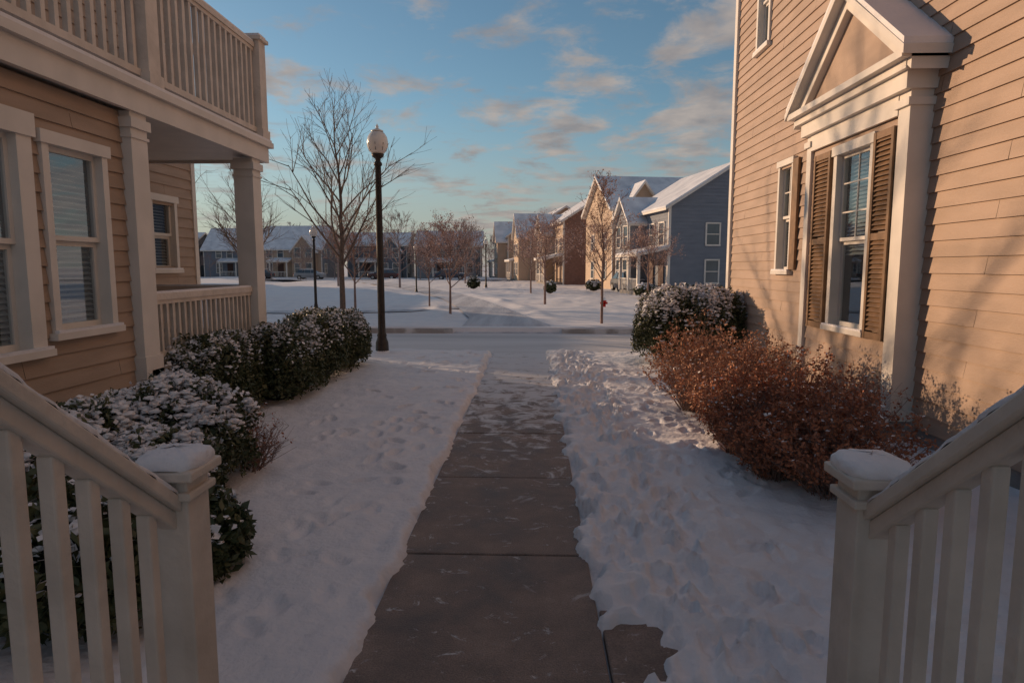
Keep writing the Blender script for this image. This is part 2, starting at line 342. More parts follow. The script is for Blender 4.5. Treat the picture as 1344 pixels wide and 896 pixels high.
# ------------------------------------------------------------------ porch stairs with railings
def stairs():
    b=B('porch_stairs')
    d=b.g('porch_deck','rail'); d.box(-1.9,1.9,-2.5,.45,.30,.46)
    st=b.g('step','rail')
    for i,z in enumerate((.34,.17)): st.box(-.96,.88,.45+i*.55,.45+(i+1)*.55,0,z)
    b.finish()
    for X in (-1.05,.96):
        b=B('stair_railing')
        y=1.82; p=b.g('newel_post','rail')
        p.box(X-.062,X+.062,y-.062,y+.062,-.05,1.395); p.box(X-.078,X+.078,y-.078,y+.078,1.335,1.36)
        p.box(X-.092,X+.092,y-.092,y+.092,1.395,1.425)
        c=b.g('post_cap','rail'); h=.085
        c.add([(X-h,y-h,1.425),(X+h,y-h,1.425),(X+h,y+h,1.425),(X-h,y+h,1.425),(X-.02,y-.02,1.462),(X+.02,y-.02,1.462),(X+.02,y+.02,1.462),(X-.02,y+.02,1.462)],[(0,1,5,4),(1,2,6,5),(2,3,7,6),(3,0,4,7),(4,5,6,7)])
        sn=b.g('post_snow','snow')
        n=28; prof=[(1.0,.002),(1.04,.012),(1.0,.026),(.9,.037),(.7,.045),(.4,.050),(.0,.052)]
        vs=[];fs=[]
        for k,(r,z) in enumerate(prof):
            for i in range(n):
                t=2*math.pi*i/n; cx=math.copysign(abs(math.cos(t))**.45,math.cos(t)); cy=math.copysign(abs(math.sin(t))**.45,math.sin(t))
                vs.append((X+.087*r*cx+(R.random()-.5)*.005,y+.087*r*cy+(R.random()-.5)*.005,1.424+z+ (R.random()-.5)*.005))
        for k in range(len(prof)-1):
            for i in range(n): fs.append((k*n+i,k*n+(i+1)%n,(k+1)*n+(i+1)%n,(k+1)*n+i))
        sn.add(vs,fs)
        y1=1.76; z1=1.345; y0=.55; sl=.80; z0=z1+(y1-y0)*sl
        r=b.g('hand_rail','rail')
        r.slab((X-.046,y0,z0),(X+.046,y0,z0),(X+.046,y1,z1),(X-.046,y1,z1),.045)
        r.slab((X-.028,y0,z0-.045),(X+.028,y0,z0-.045),(X+.028,y1,z1-.045),(X-.028,y1,z1-.045),.055)
        r.slab((X-.03,y0,z0-.93),(X+.03,y0,z0-.93),(X+.03,y1,z1-.93),(X-.03,y1,z1-.93),.07)
        r.slab((X-.046,-1.6,z0),(X+.046,-1.6,z0),(X+.046,y0,z0),(X-.046,y0,z0),.07)
        sn=b.g('rail_snow','snow'); K=80; vs=[];fs=[]
        for k in range(K+1):
            f=k/K; yy=y0+(y1-y0)*f; zz=z0+(z1-z0)*f; w=.041+.003*math.sin(k*.9)+R.uniform(-.003,.003); hh=.024+.006*math.sin(k*.37+X)+R.uniform(-.002,.002)
            for dx,dz in ((-1,-.002),(-1.0,.4),(-.6,.9),(0,1),(.6,.9),(1,.4),(1,-.002)): vs.append((X+w*dx,yy,zz+hh*dz))
        for k in range(K):
            for i in range(6): fs.append((k*7+i,k*7+i+1,(k+1)*7+i+1,(k+1)*7+i))
        sn.add(vs,fs)
        bl=b.g('baluster','rail'); yy=1.66
        while yy>.5:
            zt=z1+(y1-yy)*sl-.09; zb=zt-.86; bl.box(X-.019,X+.019,yy-.019,yy+.019,zb,zt); yy-=.108
        b.finish(smooth=('post_snow','rail_snow'),bevel=('newel_post','post_cap','hand_rail','baluster'))
stairs()

# ------------------------------------------------------------------ ground
TAB=NR.rand(256,256)
def vn(x,y,o=0):
    x=x+o*17.3; y=y+o*9.1
    xi=np.floor(x).astype(int); yi=np.floor(y).astype(int); fx=x-xi; fy=y-yi
    fx=fx*fx*(3-2*fx); fy=fy*fy*(3-2*fy)
    a=TAB[xi%256,yi%256]; b_=TAB[(xi+1)%256,yi%256]; c=TAB[xi%256,(yi+1)%256]; d=TAB[(xi+1)%256,(yi+1)%256]
    return (a*(1-fx)+b_*fx)*(1-fy)+(c*(1-fx)+d*fx)*fy
def fbm(x,y,n=4,o=0):
    t=0;a=.5;s=0
    for i in range(n): t=t+a*vn(x,y,o+i); s+=a; a*=.5; x=x*2.03; y=y*2.03
    return t/s
def sst(a,b_,x):
    t=np.clip((x-a)/(b_-a),0,1); return t*t*(3-2*t)
WX0,WX1=-.92,.38
xs=np.concatenate([-np.geomspace(60,700,14)[::-1],np.arange(-55,-4.7,.6),np.arange(-4.6,4.6,.03),np.arange(4.7,55,.6),np.geomspace(60,700,14)])
ys=np.concatenate([[-60,-30,-15,-8,-4,-1,1,2],np.arange(2.3,14.9,.032),[14.93,14.96,14.99,15.02,15.3,17,19,20.5,20.62,20.66,20.75],np.arange(21,60,.45),np.geomspace(61,900,34)])
XX,YY=np.meshgrid(xs,ys,indexing='ij')
h=.055+.05*(fbm(XX*.6,YY*.6,3)-.5)+.045*(fbm(XX*2.1,YY*2.1,3,5)-.5)
h+=.028*(fbm(XX*9,YY*9,3,9)-.5)
LP=[(20.5,-.85,1.7),(21.4,-.9,1.4),(24,-1.25,1.15),(30,-2.4,1.1),(38,-4.2,1.1),(48,-7.2,1.2),(60,-11.5,1.4),(75,-18,1.7),(100,-27,2)]
def lane_x(y): return np.interp(y,[p[0] for p in LP],[p[1] for p in LP])
away=sst(1.6,4.0,np.abs(XX-lane_x(YY)))
PP=[(-55,36),(-30,33.5),(-20,30),(-14,27.5),(-9,27),(-5.5,28.2),(-3.4,30.5)]
def path_d(X_,Y_):
    d_=np.full(X_.shape,99.)
    for (x0,y0),(x1,y1) in zip(PP[:-1],PP[1:]):
        vx,vy=x1-x0,y1-y0; t=np.clip(((X_-x0)*vx+(Y_-y0)*vy)/(vx*vx+vy*vy),0,1); d_=np.minimum(d_,np.hypot(X_-x0-t*vx,Y_-y0-t*vy))
    return d_
away2=sst(1.0,2.6,path_d(XX,YY))
far=sst(21,30,YY)
big=1.0*(fbm(XX*.09,YY*.09,3,3)-.5)*sst(-2,-12,XX)
hf=.05+far*away*away2*(big+.30*(fbm(XX*.33,YY*.33,3,4)-.42)+.10*(fbm(XX*1.3,YY*1.3,2,14)-.5))
hf+=.20*np.exp(-((np.abs(XX-lane_x(YY))-2.0)/.45)**2)*fbm(XX*.8,YY*.5,2,17)*sst(22,25,YY)
hf+=.28*np.exp(-((YY-21.3)/.5)**2)*fbm(XX*.5,YY*.5,3,18)*sst(1.5,3,np.abs(XX-lane_x(YY)))
h=np.where(YY>20.6,hf,h)
def prints(lst):
    for (px,py,an,dep,sc) in lst:
        i0,i1=np.searchsorted(xs,[px-.3,px+.3]); j0,j1=np.searchsorted(ys,[py-.3,py+.3])
        if i1<=i0 or j1<=j0: continue
        x=XX[i0:i1,j0:j1]-px; y=YY[i0:i1,j0:j1]-py
        u=x*math.cos(an)+y*math.sin(an); v=-x*math.sin(an)+y*math.cos(an)
        d=np.sqrt((u/(.062*sc))**2+(v/(.15*sc))**2)
        h[i0:i1,j0:j1]+= -dep*(1-sst(.6,1.02,d))+.3*dep*np.exp(-((d-1.3)/.25)**2)
L_=[]
for i in range(330): L_.append((R.uniform(.45,1.2),R.uniform(2.6,14.4),R.gauss(0,.35),R.uniform(.03,.08),R.uniform(.7,1.1)))
for i in range(150): L_.append((R.uniform(1.0,2.1),R.uniform(2.6,12),R.gauss(.3,.6),R.uniform(.02,.06),R.uniform(.7,1.1)))
for i in range(9): L_.append((-1.35-.22*(i%2)-.05*i,6.1+i*.24,R.gauss(.2,.3),R.uniform(.06,.085),1))
for i in range(50): L_.append((R.uniform(-2.8,-1.1),R.uniform(6.5,14.5),R.gauss(.2,.6),R.uniform(.02,.07),.9))
for i in range(22): L_.append((R.uniform(-2.0,-1.0),R.uniform(3.0,5.8),R.gauss(.2,.6),R.uniform(.015,.035),.9))
prints(L_)
tr=sst(.35,.5,XX)*(1-sst(1.0,1.8,XX)); h+=(YY<15)*tr*.12*(fbm(XX*6,YY*6,4,20)-.5)
t2=sst(.9,1.2,XX)*(1-sst(2.4,3.2,XX))*(1-sst(4.2,6.5,YY)); h+=(YY<15)*t2*.10*(fbm(XX*5,YY*5,5,24)-.5)
tl=sst(-1.7,-1.0,XX)*(1-sst(-1,-.8,XX)); h+=(YY<15)*tl*.06*(fbm(XX*6,YY*6,4,22)-.5)
h+=(YY<15)*.03*sst(2.2,3.2,np.abs(XX))
dx=np.maximum(WX0-XX,XX-WX1); ed=(fbm(XX*3.2,YY*3.2,4,30)-.5)+.5*(fbm(XX*11,YY*11,3,31)-.5)
side=np.where(XX>0,.36,.19)
d=dx+ed*side+.03+np.where(XX>0,.03*np.sin(YY*.9)+.06*sst(10,14,YY),-.08*sst(10,14,YY))
e2=np.maximum(np.abs(XX-.47)/.17,np.abs(YY-3.22)/.16)-1; d=np.minimum(d,e2*.14+ed*.26)
m=sst(0,.085,d)
m=np.where(YY<15,m,1)
h=np.where(YY<15,-.05*(1-m)+np.maximum(h,.012)*m,h)
h=np.where((YY>14.97)&(YY<20.64),-.25,h)
nx,ny=len(xs),len(ys)
V=np.stack([XX.ravel(),YY.ravel(),h.ravel()],1)
idx=np.arange(nx*ny).reshape(nx,ny)
F=np.stack([idx[:-1,:-1].ravel(),idx[1:,:-1].ravel(),idx[1:,1:].ravel(),idx[:-1,1:].ravel()],1)
def npmesh(name,V,F,m,smooth=False,parent=None):
    me=bpy.data.meshes.new(name); k=F.shape[1]
    me.vertices.add(len(V)); me.vertices.foreach_set('co',np.asarray(V,dtype=np.float32).ravel())
    me.loops.add(F.size); me.loops.foreach_set('vertex_index',F.astype(np.int32).ravel())
    me.polygons.add(len(F)); me.polygons.foreach_set('loop_start',np.arange(0,F.size,k,dtype=np.int32))
    me.polygons.foreach_set('use_smooth',np.full(len(F),smooth,dtype=bool))
    me.materials.append(M[m]); me.update(calc_edges=True); me.validate()
    o=bpy.data.objects.new(name,me); scene.collection.objects.link(o)
    if parent: o.parent=parent
    return o
npmesh('snowy_ground',V,F,'snow',True)

b=B('concrete_path'); g=b.g('slab','walk')
js=[1.02,2.68,4.33,6.0,7.65,9.3,10.95,12.6,14.25,14.98]
for a,c in zip(js[:-1],js[1:]):
    g.box(WX0,WX1,a+.009,c-.009,-.12,R.uniform(-.006,.003))
g.box(WX1+.014,WX1+1.1,2.0,3.62,-.12,-.004)
for o in b.finish():
    bv=o.modifiers.new('bevel','BEVEL'); bv.width=.010; bv.segments=2; bv.limit_method='ANGLE'
b=B('snowy_road'); b.g('road','road').quad((-300,14.9,-.12),(300,14.9,-.12),(300,20.7,-.12),(-300,20.7,-.12)); b.finish()
b=B('kerb'); k=b.g('kerb','kerb'); k.box(-300,WX0-.6,14.98,15.13,-.2,.02); k.box(WX1+.6,300,14.98,15.13,-.2,.02)
k.box(WX0-.6,WX1+.6,14.985,15.13,-.2,-.07); k.box(-300,-2.6,20.5,20.65,-.2,.03); k.box(.9,300,20.5,20.65,-.2,.03); b.finish()
b=B('snowy_lane'); k=b.g('lane','lane')
for p,q in zip(LP[:-1],LP[1:]):
    z0=-.116 if p[0]<21 else .10; z1=.10
    k.quad((p[1]-p[2],p[0],z0),(p[1]+p[2],p[0],z0),(q[1]+q[2],q[0],z1),(q[1]-q[2],q[0],z1))
b.finish()
b=B('park_path'); k=b.g('path','lane')
for (x0,y0),(x1,y1) in zip(PP[:-1],PP[1:]): k.quad((x0,y0-.7,.085),(x1,y1-.7,.085),(x1,y1+.7,.085),(x0,y0+.7,.085))
b.finish()
b=B('far_street'); b.g('road','lane').quad((-200,96,.13),(60,88,.13),(60,94,.13),(-200,103,.13)); b.finish()

# ------------------------------------------------------------------ vegetation helpers
def rquads(C,ln,wd,flat=0.0):
    n=len(C); a=NR.normal(size=(n,3)); a[:,2]*=(1-flat); a/=np.linalg.norm(a,axis=1)[:,None]
    t=NR.normal(size=(n,3)); 
    t[:,2]*=(1-flat); bb=np.cross(a,np.cross(t,a)); bb/=np.linalg.norm(bb,axis=1)[:,None]+1e-9
    ln=ln*NR.uniform(.6,1.3,n)[:,None]; wd=wd*NR.uniform(.6,1.3,n)[:,None]
    V=np.stack([C-a*ln,C-bb*wd,C+a*ln,C+bb*wd],1).reshape(-1,3)
    return V,np.arange(4*n).reshape(n,4)
ICO=None
def ico():
    global ICO
    if ICO is None:
        import bmesh
        bm=bmesh.new(); bmesh.ops.create_icosphere(bm,subdivisions=2,radius=1); bm.verts.ensure_lookup_table()
        ICO=(np.array([v.co[:] for v in bm.verts]),np.array([[v.index for v in f.verts] for f in bm.faces])); bm.free()
    return ICO
def blobs(C,r):
    v,f=ico(); n=len(C); out=[];fo=[]
    for i in range(n):
        s=r*NR.uniform(.45,1.4); sc=np.array([s*NR.uniform(.8,1.5),s*NR.uniform(.8,1.5),s*NR.uniform(.35,.6)])
        an=NR.uniform(0,6.28); ca,sa=math.cos(an),math.sin(an)
        w=v*(1+.18*NR.normal(size=(len(v),1)))*sc; w=np.stack([w[:,0]*ca-w[:,1]*sa,w[:,0]*sa+w[:,1]*ca,w[:,2]],1)
        out.append(w+C[i]); fo.append(f+i*len(v))
    return np.concatenate(out),np.concatenate(fo)
def surf(l,n,zmin=-.5,shell=(.80,1.08)):
    cx,cy,cz,rx,ry,rz,pw=l
    u=NR.normal(size=(n*2,3)); u/=np.linalg.norm(u,axis=1)[:,None]; u=u[u[:,2]>zmin][:n]
    d=u/((np.abs(u)**pw).sum(1)**(1/pw))[:,None]
    bump=1+.22*(fbm(u[:,0]*3+cx*3,u[:,1]*3+u[:,2]*3.3+cy,3,40)-.5)*2
    k=NR.uniform(shell[0],shell[1],len(u))*bump
    return d*k[:,None]*np.array([rx,ry,rz])+np.array([cx,cy,cz]),u,d
def shrub(name,lumps,n,leaf=(.028,.013),snow=.5,nsnow=300,sr=.035,leafm='leaf'):
    e=bpy.data.objects.new(name,None); scene.collection.objects.link(e)
    LV=[];LF=[];SV=[];SF=[];CV=[];CF=[];BV=[];BF=[]
    def app(Vl,Fl,v,f): Fl.append(f+sum(len(q) for q in Vl)); Vl.append(v)
    for l in lumps:
        c,u,d=surf(l,n); up=d[:,2]/np.linalg.norm(d,axis=1)
        nz=fbm(c[:,0]*9,c[:,1]*9,3,50)
        pr=snow*sst(.1,.7,up)*sst(.40,.60,nz)*1.3
        ms=NR.rand(len(c))<pr
        app(LV,LF,*rquads(c[~ms]+NR.normal(size=(int((~ms).sum()),3))*[0,0,.012],*leaf)); app(SV,SF,*rquads(c[ms]+[0,0,.01],leaf[0]*.9,leaf[1]*1.4,.6))
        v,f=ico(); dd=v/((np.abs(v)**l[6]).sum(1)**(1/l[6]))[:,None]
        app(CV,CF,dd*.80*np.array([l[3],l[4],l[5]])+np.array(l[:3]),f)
        c,u,d=surf(l,nsnow*6,-.05,(.93,1.04)); nz=fbm(c[:,0]*9,c[:,1]*9,3,50); c=c[(nz>.48)&(NR.rand(len(c))<sst(-.1,.6,d[:,2]/np.linalg.norm(d,axis=1)))][:nsnow]
        if len(c): app(BV,BF,*blobs(c,sr))
    npmesh('foliage',np.concatenate(LV),np.concatenate(LF),leafm,False,e)
    npmesh('snow_on_leaves',np.concatenate(SV),np.concatenate(SF),'snow',False,e)
    npmesh('dark_core',np.concatenate(CV),np.concatenate(CF),'core',False,e)  # dark solid lumps added inside the foliage to block light
    if BV: npmesh('snow_clumps',np.concatenate(BV),np.concatenate(BF),'snow',True,e)
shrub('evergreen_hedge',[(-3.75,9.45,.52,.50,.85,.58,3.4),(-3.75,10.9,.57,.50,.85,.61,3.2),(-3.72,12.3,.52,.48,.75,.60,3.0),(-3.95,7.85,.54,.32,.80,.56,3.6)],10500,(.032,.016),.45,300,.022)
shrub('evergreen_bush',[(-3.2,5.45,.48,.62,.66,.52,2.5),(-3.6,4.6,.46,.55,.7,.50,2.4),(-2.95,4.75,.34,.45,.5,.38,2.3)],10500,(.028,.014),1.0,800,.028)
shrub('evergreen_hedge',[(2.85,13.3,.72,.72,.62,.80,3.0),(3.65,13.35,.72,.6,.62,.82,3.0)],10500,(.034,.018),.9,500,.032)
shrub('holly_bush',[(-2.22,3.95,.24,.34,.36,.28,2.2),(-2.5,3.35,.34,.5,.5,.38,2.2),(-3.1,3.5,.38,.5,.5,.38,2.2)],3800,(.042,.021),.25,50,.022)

def twiggy(name,clumps,m_leaf,nst=230,nl=7000,leafsz=(.016,.010)):
    e=bpy.data.objects.new(name,None); scene.collection.objects.link(e)
    g=G(); pts=[]
    for (cx,cy,r,hh) in clumps:
        for i in range(nst):
            an=R.uniform(0,6.283); k=math.sqrt(R.random()); out=r*k; H=hh*(1-.45*k*k)*R.uniform(.65,1.12)
            bx=cx+.25*out*math.cos(an)+R.uniform(-.05,.05); by=cy+.25*out*math.sin(an)+R.uniform(-.05,.05)
            p=Vector((bx,by,0)); prev=p; rr=.006; n=5
            for j in range(1,n+1):
                f=j/n; q=Vector((cx+out*math.cos(an)*(.25+.75*f**1.1),cy+out*math.sin(an)*(.25+.75*f**1.1),H*(f**.8)))+Vector((R.gauss(0,.02),R.gauss(0,.02),R.gauss(0,.015)))
                g.tube(prev,q,rr,rr*.75,3); rr*=.75
                if j>=2:
                    for s_ in range(2):
                        dq=q+Vector((R.gauss(0,.07),R.gauss(0,.07),R.uniform(-.04,.11))); g.tube(q,dq,rr*.8,rr*.4,3)
                        for _ in range(3): pts.append(tuple(q.lerp(dq,R.random())))
                    for _ in range(2): pts.append(tuple(prev.lerp(q,R.random())))
                prev=q
    V_=np.array(g.v);F_=np.array(g.f); npmesh('stems',V_,F_,'twig',False,e)
    pts=np.array(pts); pick=NR.randint(0,len(pts),nl*len(clumps)); c=pts[pick]+NR.normal(size=(len(pick),3))*.016
    nz=fbm(c[:,0]*4,c[:,1]*4+c[:,2]*4,3,60); c=c[nz>.36]
    v,f=rquads(c,*leafsz); npmesh('dry_leaves',v,f,m_leaf,False,e)
    top=c[(c[:,2]>.45)][::14]; v,f=rquads(top+[0,0,.012],.017,.014,.7); npmesh('snow_specks',v,f,'snow',False,e)
twiggy('barberry_bush',[(2.62,5.50,.74,1.06),(2.62,6.35,.78,1.12),(2.25,5.95,.5,.8),(2.2,6.7,.5,.9)],'berry',280,10000,(.018,.012))
twiggy('barberry_bush',[(2.40,7.6,.78,1.14),(2.25,8.8,.74,1.24),(2.9,8.2,.6,1.1)],'berry2',270,10000,(.018,.012))
twiggy('dry_shrub',[(3.55,7.3,.45,1.0),(3.4,8.9,.45,1.05)],'berry2',90,900)
twiggy('dry_shrub',[(-2.72,6.0,.36,.66)],'berry',70,250)

def gentree(h,r,seed,n1=16,spread=.30,crown=.25,depth=3,tn=6,kids=(6,5,4),up=.55,rmin=.004):
    q=random.Random(seed); g=G(); tips=[]
    def br(p,d,ln,r,lev):
        segs=4 if lev<2 else 3; prev=p; dd=d.copy(); P_=[p]
        for i in range(segs):
            dd=(dd+Vector((q.gauss(0,.10),q.gauss(0,.10),q.gauss(.05,.06)))).normalized()
            nx_=prev+dd*(ln/segs); r2=max(rmin,r*(1-.7*(i+1)/segs)); r1=max(rmin,r*(1-.7*i/segs))
            g.tube(prev,nx_,r1,r2,5 if lev<2 else 3); prev=nx_; P_.append(nx_)
        tips.append(prev)
        if lev<depth:
            for i in range(kids[lev-1]):
                f=q.uniform(.25,1)*segs; k=min(int(f),segs-1); b0=P_[k].lerp(P_[k+1],f-k)
                ax=dd.orthogonal().normalized(); ax.rotate(Matrix.Rotation(q.uniform(0,6.28),3,dd)); nd=(dd+ax*q.uniform(.5,.95)+Vector((0,0,.15))).normalized()
                br(b0,nd,ln*q.uniform(.35,.6),max(rmin,r*.42),lev+1)
    p=Vector((0,0,-.1)); n=10; TP=[p]; rr=r
    for i in range(n):
        nx_=Vector((q.gauss(0,.012*h)*(i/n),q.gauss(0,.012*h)*(i/n),h*.93*(i+1)/n)); r2=r*(1-.85*(i+1)/n)
        g.tube(p,nx_,rr,r2,tn); rr=r2; p=nx_; TP.append(p)
    for i in range(n1):
        f=crown+(1-crown)*((i+q.random())/n1)*.97; k=min(int(f*n),n-1); b0=TP[k].lerp(TP[k+1],f*n-k)
        an=i*2.4+q.uniform(-.4,.4); el=up+.35*f; d=Vector((math.cos(an)*math.cos(el),math.sin(an)*math.cos(el),math.sin(el)))
        ln=h*spread*(1.25-.85*f)*q.uniform(.8,1.2)*1.25; br(b0,d,ln,r*.42*(1.15-f*.8),1)
    return g,tips
def tree(name,x,y,h,r,seed,m='bark',leaves=None,nl=0,lsz=.03,**k):
    g,tips=gentree(h,r,seed,**k)
    b=B(name); b.parts[('branches',m)]=g
    if leaves:
        t=np.array([tuple(v) for v in tips]); t=t[NR.randint(0,len(t),nl)]+NR.normal(size=(nl,3))*.06
        v,f=rquads(t,lsz,lsz*.7); gg=G(); gg.v=[tuple(a) for a in v]; gg.f=[tuple(int(i) for i in a) for a in f]; b.parts[('dry_leaves',leaves)]=gg
    b.finish(loc=(x,y,0))
tree('bare_maple_tree',-7.9,26.6,8.1,.14,3,n1=20,spread=.36,crown=.24,up=.70,kids=(6,5,3),rmin=.005)
tree('young_street_tree',2.25,21.4,4.9,.05,5,m='twig',n1=22,spread=.22,crown=.30,kids=(5,5,3),up=.8,leaves='berry2',nl=900)
tree('crabapple_tree',-3.3,25.6,3.3,.06,8,m='twig',n1=18,spread=.44,crown=.36,kids=(7,6,4),leaves='frost',nl=3600)
tree('crabapple_tree',-5.0,31,3.2,.05,9,m='twig',n1=16,spread=.40,crown=.38,kids=(6,6,3),leaves='frost',nl=1800)
tree('crabapple_tree',.6,34,3.9,.07,12,m='twig',n1=18,spread=.44,crown=.34,kids=(7,6,4),leaves='frost',nl=3600,lsz=.035)
tree('crabapple_tree',-.2,48,4.2,.07,13,m='twig',n1=16,spread=.42,crown=.34,kids=(6,5,4),leaves='frost',nl=2400,lsz=.04)
tree('crabapple_tree',6.3,36,3.5,.07,14,m='twig',n1=18,spread=.50,crown=.34,kids=(7,6,4),leaves='frost',nl=2600,lsz=.035)
tree('crabapple_tree',4.6,44,4.2,.07,17,m='twig',n1=18,spread=.44,crown=.34,kids=(6,6,4),leaves='frost',nl=2400,lsz=.04)
tree('crabapple_tree',-8.6,31,3.9,.07,15,m='twig',n1=18,spread=.5,crown=.28,kids=(7,6,4),leaves='berry',nl=2200)
tree('unseen_bare_tree',-12,58,6.2,.12,31,m='twigfar',n1=16,spread=.38,kids=(6,5,3),rmin=.012)
tree('unseen_bare_tree',-20,66,7.0,.12,32,m='twigfar',n1=16,spread=.38,kids=(6,5,3),rmin=.012)
tree('unseen_bare_tree',-27,60,6.5,.12,33,m='twigfar',n1=16,spread=.38,kids=(6,5,3),rmin=.012)
tree('unseen_bare_tree',-8,76,6.5,.12,34,m='twigfar',n1=16,spread=.38,kids=(6,5,3),rmin=.012)
tree('unseen_bare_tree',-14.5,19.8,9.0,.16,21,n1=18,spread=.34,kids=(6,5,4))
tree('unseen_bare_tree',-19,31,9.0,.16,22,n1=16,spread=.34,kids=(6,5,4))  # hidden behind the left house, added to break up the low sunlight
tree('unseen_bare_tree',-17.5,39,7.5,.14,23,n1=16,spread=.34,kids=(6,5,4))
tree('unseen_bare_tree',-24,27,9.5,.16,24,n1=16,spread=.34,kids=(6,5,4))  # another unseen tree, added to break up the sun on the right

def treeline():
    g,_=gentree(8,.14,77,n1=14,kids=(5,4,3),spread=.36,rmin=.02); v0=np.array(g.v); f0=np.array(g.f); Vs=[];Fs=[]
    o=0
    for i in range(120):
        s=R.uniform(.6,1.1); a=R.uniform(0,6.28); ca,sa=math.cos(a),math.sin(a)
        x=-125+i*1.6+R.uniform(-1,1); y=R.uniform(90,150) if x<-8 else R.uniform(125,150)
        if y<106: s*=.6
        v=v0*s; v=np.stack([v[:,0]*ca-v[:,1]*sa+x,v[:,0]*sa+v[:,1]*ca+y,v[:,2]],1); Vs.append(v); Fs.append(f0+o); o+=len(v)
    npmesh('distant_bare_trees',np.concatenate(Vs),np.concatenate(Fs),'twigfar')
treeline()
def smallbush(x,y,r,h): shrub('evergreen_shrub',[(x,y,h*.5,r,r,h*.55,2.2)],500,(.09,.05),.6,30,.09)
for q in ((-5.2,56,.55,1.1),(1.2,47,.45,.9),(7.0,41,.6,.9),(4.8,52,.6,.9)): smallbush(*q)

# ------------------------------------------------------------------ street lamps
def lamp(x,y,k=1.0):
    b=B('street_lamp'); p=b.g('pole','iron')
    p.lathe([(.0,0),(.19,0),(.19,.06),(.15,.09),(.14,.30),(.115,.36),(.10,.42),(.11,.46),(.085,.52),(.08,.9),(.075,2.4),(.065,4.18),(.09,4.20),(.09,4.25),(.06,4.28),(.06,4.34),(.12,4.38),(.14,4.44),(.0,4.44)],0,0,0,20,k)
    gl=b.g('globe','globe'); gl.lathe([(.11,4.44),(.18,4.50),(.225,4.60),(.23,4.70),(.21,4.80),(.16,4.88),(.11,4.92),(.0,4.92)],0,0,0,20,k)
    f=b.g('finial','globe'); f.lathe([(.13,4.915),(.135,4.935),(.07,4.965),(.025,4.99),(.035,5.02),(.02,5.05),(.0,5.09)],0,0,0,16,k)
    for i in range(8):
        t=i*math.pi/4; b.g('globe_rib','iron').tube((k*.185*math.cos(t),k*.185*math.sin(t),k*4.50),(k*.235*math.cos(t),k*.235*math.sin(t),k*4.66),k*.006,k*.006,4)
    b.g('base_snow','snow').lathe([(.21,.0),(.205,.05),(.15,.11),(.145,.12)],0,0,0,16,k)
    b.finish(loc=(x,y,0),smooth=('pole','globe','finial'))
lamp(-3.42,14.45); lamp(-9.5,28,.74); lamp(-8.7,48,.72); lamp(-4.4,60,.9)

b=B('fire_hydrant'); g=b.g('body','red'); k_=.8
g.lathe([(.0,0),(.16,0),(.16,.06),(.11,.07),(.11,.45),(.15,.46),(.15,.51),(.12,.53),(.10,.60),(.04,.66),(.03,.72),(0,.72)],0,0,0,14,k_)
g.tube((-.17,0,.30),(.17,0,.30),.05,.05,8); g.tube((0,-.17,.28),(0,0,.28),.06,.06,8); b.g('cap_snow','snow').lathe([(.13,.53),(.12,.58),(.05,.70),(0,.74)],0,0,0,12,k_); b.finish(loc=(3.3,30.5,0),smooth=('body',))

def car(name,x,y,rz,col):
    b=B(name); M[name+'p']=mat(name+'_paint',col,None,2,.35,spec=.6); g=b.g('body',name+'p')
    def sec(xx,w,z0,z1,r=.12): return [(xx,-w,z0),(xx,-w-.04,(z0+z1)/2),(xx,-w+.02,z1-r*.4),(xx,-w+r,z1),(xx,w-r,z1),(xx,w-.02,z1-r*.4),(xx,w+.04,(z0+z1)/2),(xx,w,z0)]
    g.loft([sec(-2.2,.70,.42,.72),sec(-2.1,.80,.30,.86),(sec(-1.4,.86,.26,.95)),sec(-.6,.88,.25,.97),sec(1.0,.88,.25,.98),sec(1.8,.85,.27,.98),sec(2.15,.80,.32,.90),sec(2.25,.72,.45,.75)])
    b.g('windows','dglass').loft([[(a,-w0,.95),(a+d,-w1,1.40),(a+d,w1,1.40),(a,w0,.95)] for a,d,w0,w1 in ((-1.25,.65,.78,.62),(-.3,.0,.80,.64),(1.0,-.0,.80,.64),(1.85,-.40,.76,.60))])
    g.loft([[(a,-w,1.39),(a,-w+.06,1.46),(a,w-.06,1.46),(a,w,1.39)] for a,w in ((-.62,.62),(-.2,.65),(1.0,.65),(1.46,.61))])
    for a in (-.3,.55): 
        g.box(a-.04,a+.04,-.815,-.79,.95,1.0)
        for s_ in (-1,1): g.tube((a,s_*.81,.95),(a,s_*.655,1.41),.03,.03,4)
    b.g('roof_snow','snow').loft([[(a,-w,1.45),(a,-w+.1,1.53),(a,w-.1,1.53),(a,w,1.45)] for a,w in ((-.55,.55),(0,.60),(1.0,.60),(1.4,.54))])
    b.g('bonnet_snow','snow').loft([[(a,-.7,z),(a,-.6,z+.06),(a,.6,z+.06),(a,.7,z)] for a,z in ((-2.0,.86),(-1.5,.93),(-1.25,.95))])
    t=b.g('wheel','tyre'); hb=b.g('wheel_hub','kerb')
    for a in (-1.4,1.35):
        for s_ in (-1,1):
            t.tube((a,s_*.70,.32),(a,s_*.92,.32),.32,.32,16); n=16
            t.add([(a+.32*math.cos(2*math.pi*i/n),s_*.92,.32+.32*math.sin(2*math.pi*i/n)) for i in range(n)],[tuple(range(n))])
            hb.add([(a+.19*math.cos(2*math.pi*i/n),s_*.925,.32+.19*math.sin(2*math.pi*i/n)) for i in range(n)],[tuple(range(n))])
    l=b.g('tail_light','red'); l.box(2.19,2.27,-.78,-.58,.68,.82); l.box(2.19,2.27,.58,.78,.68,.82)
    b.finish(loc=(x,y,.1),rz=rz)
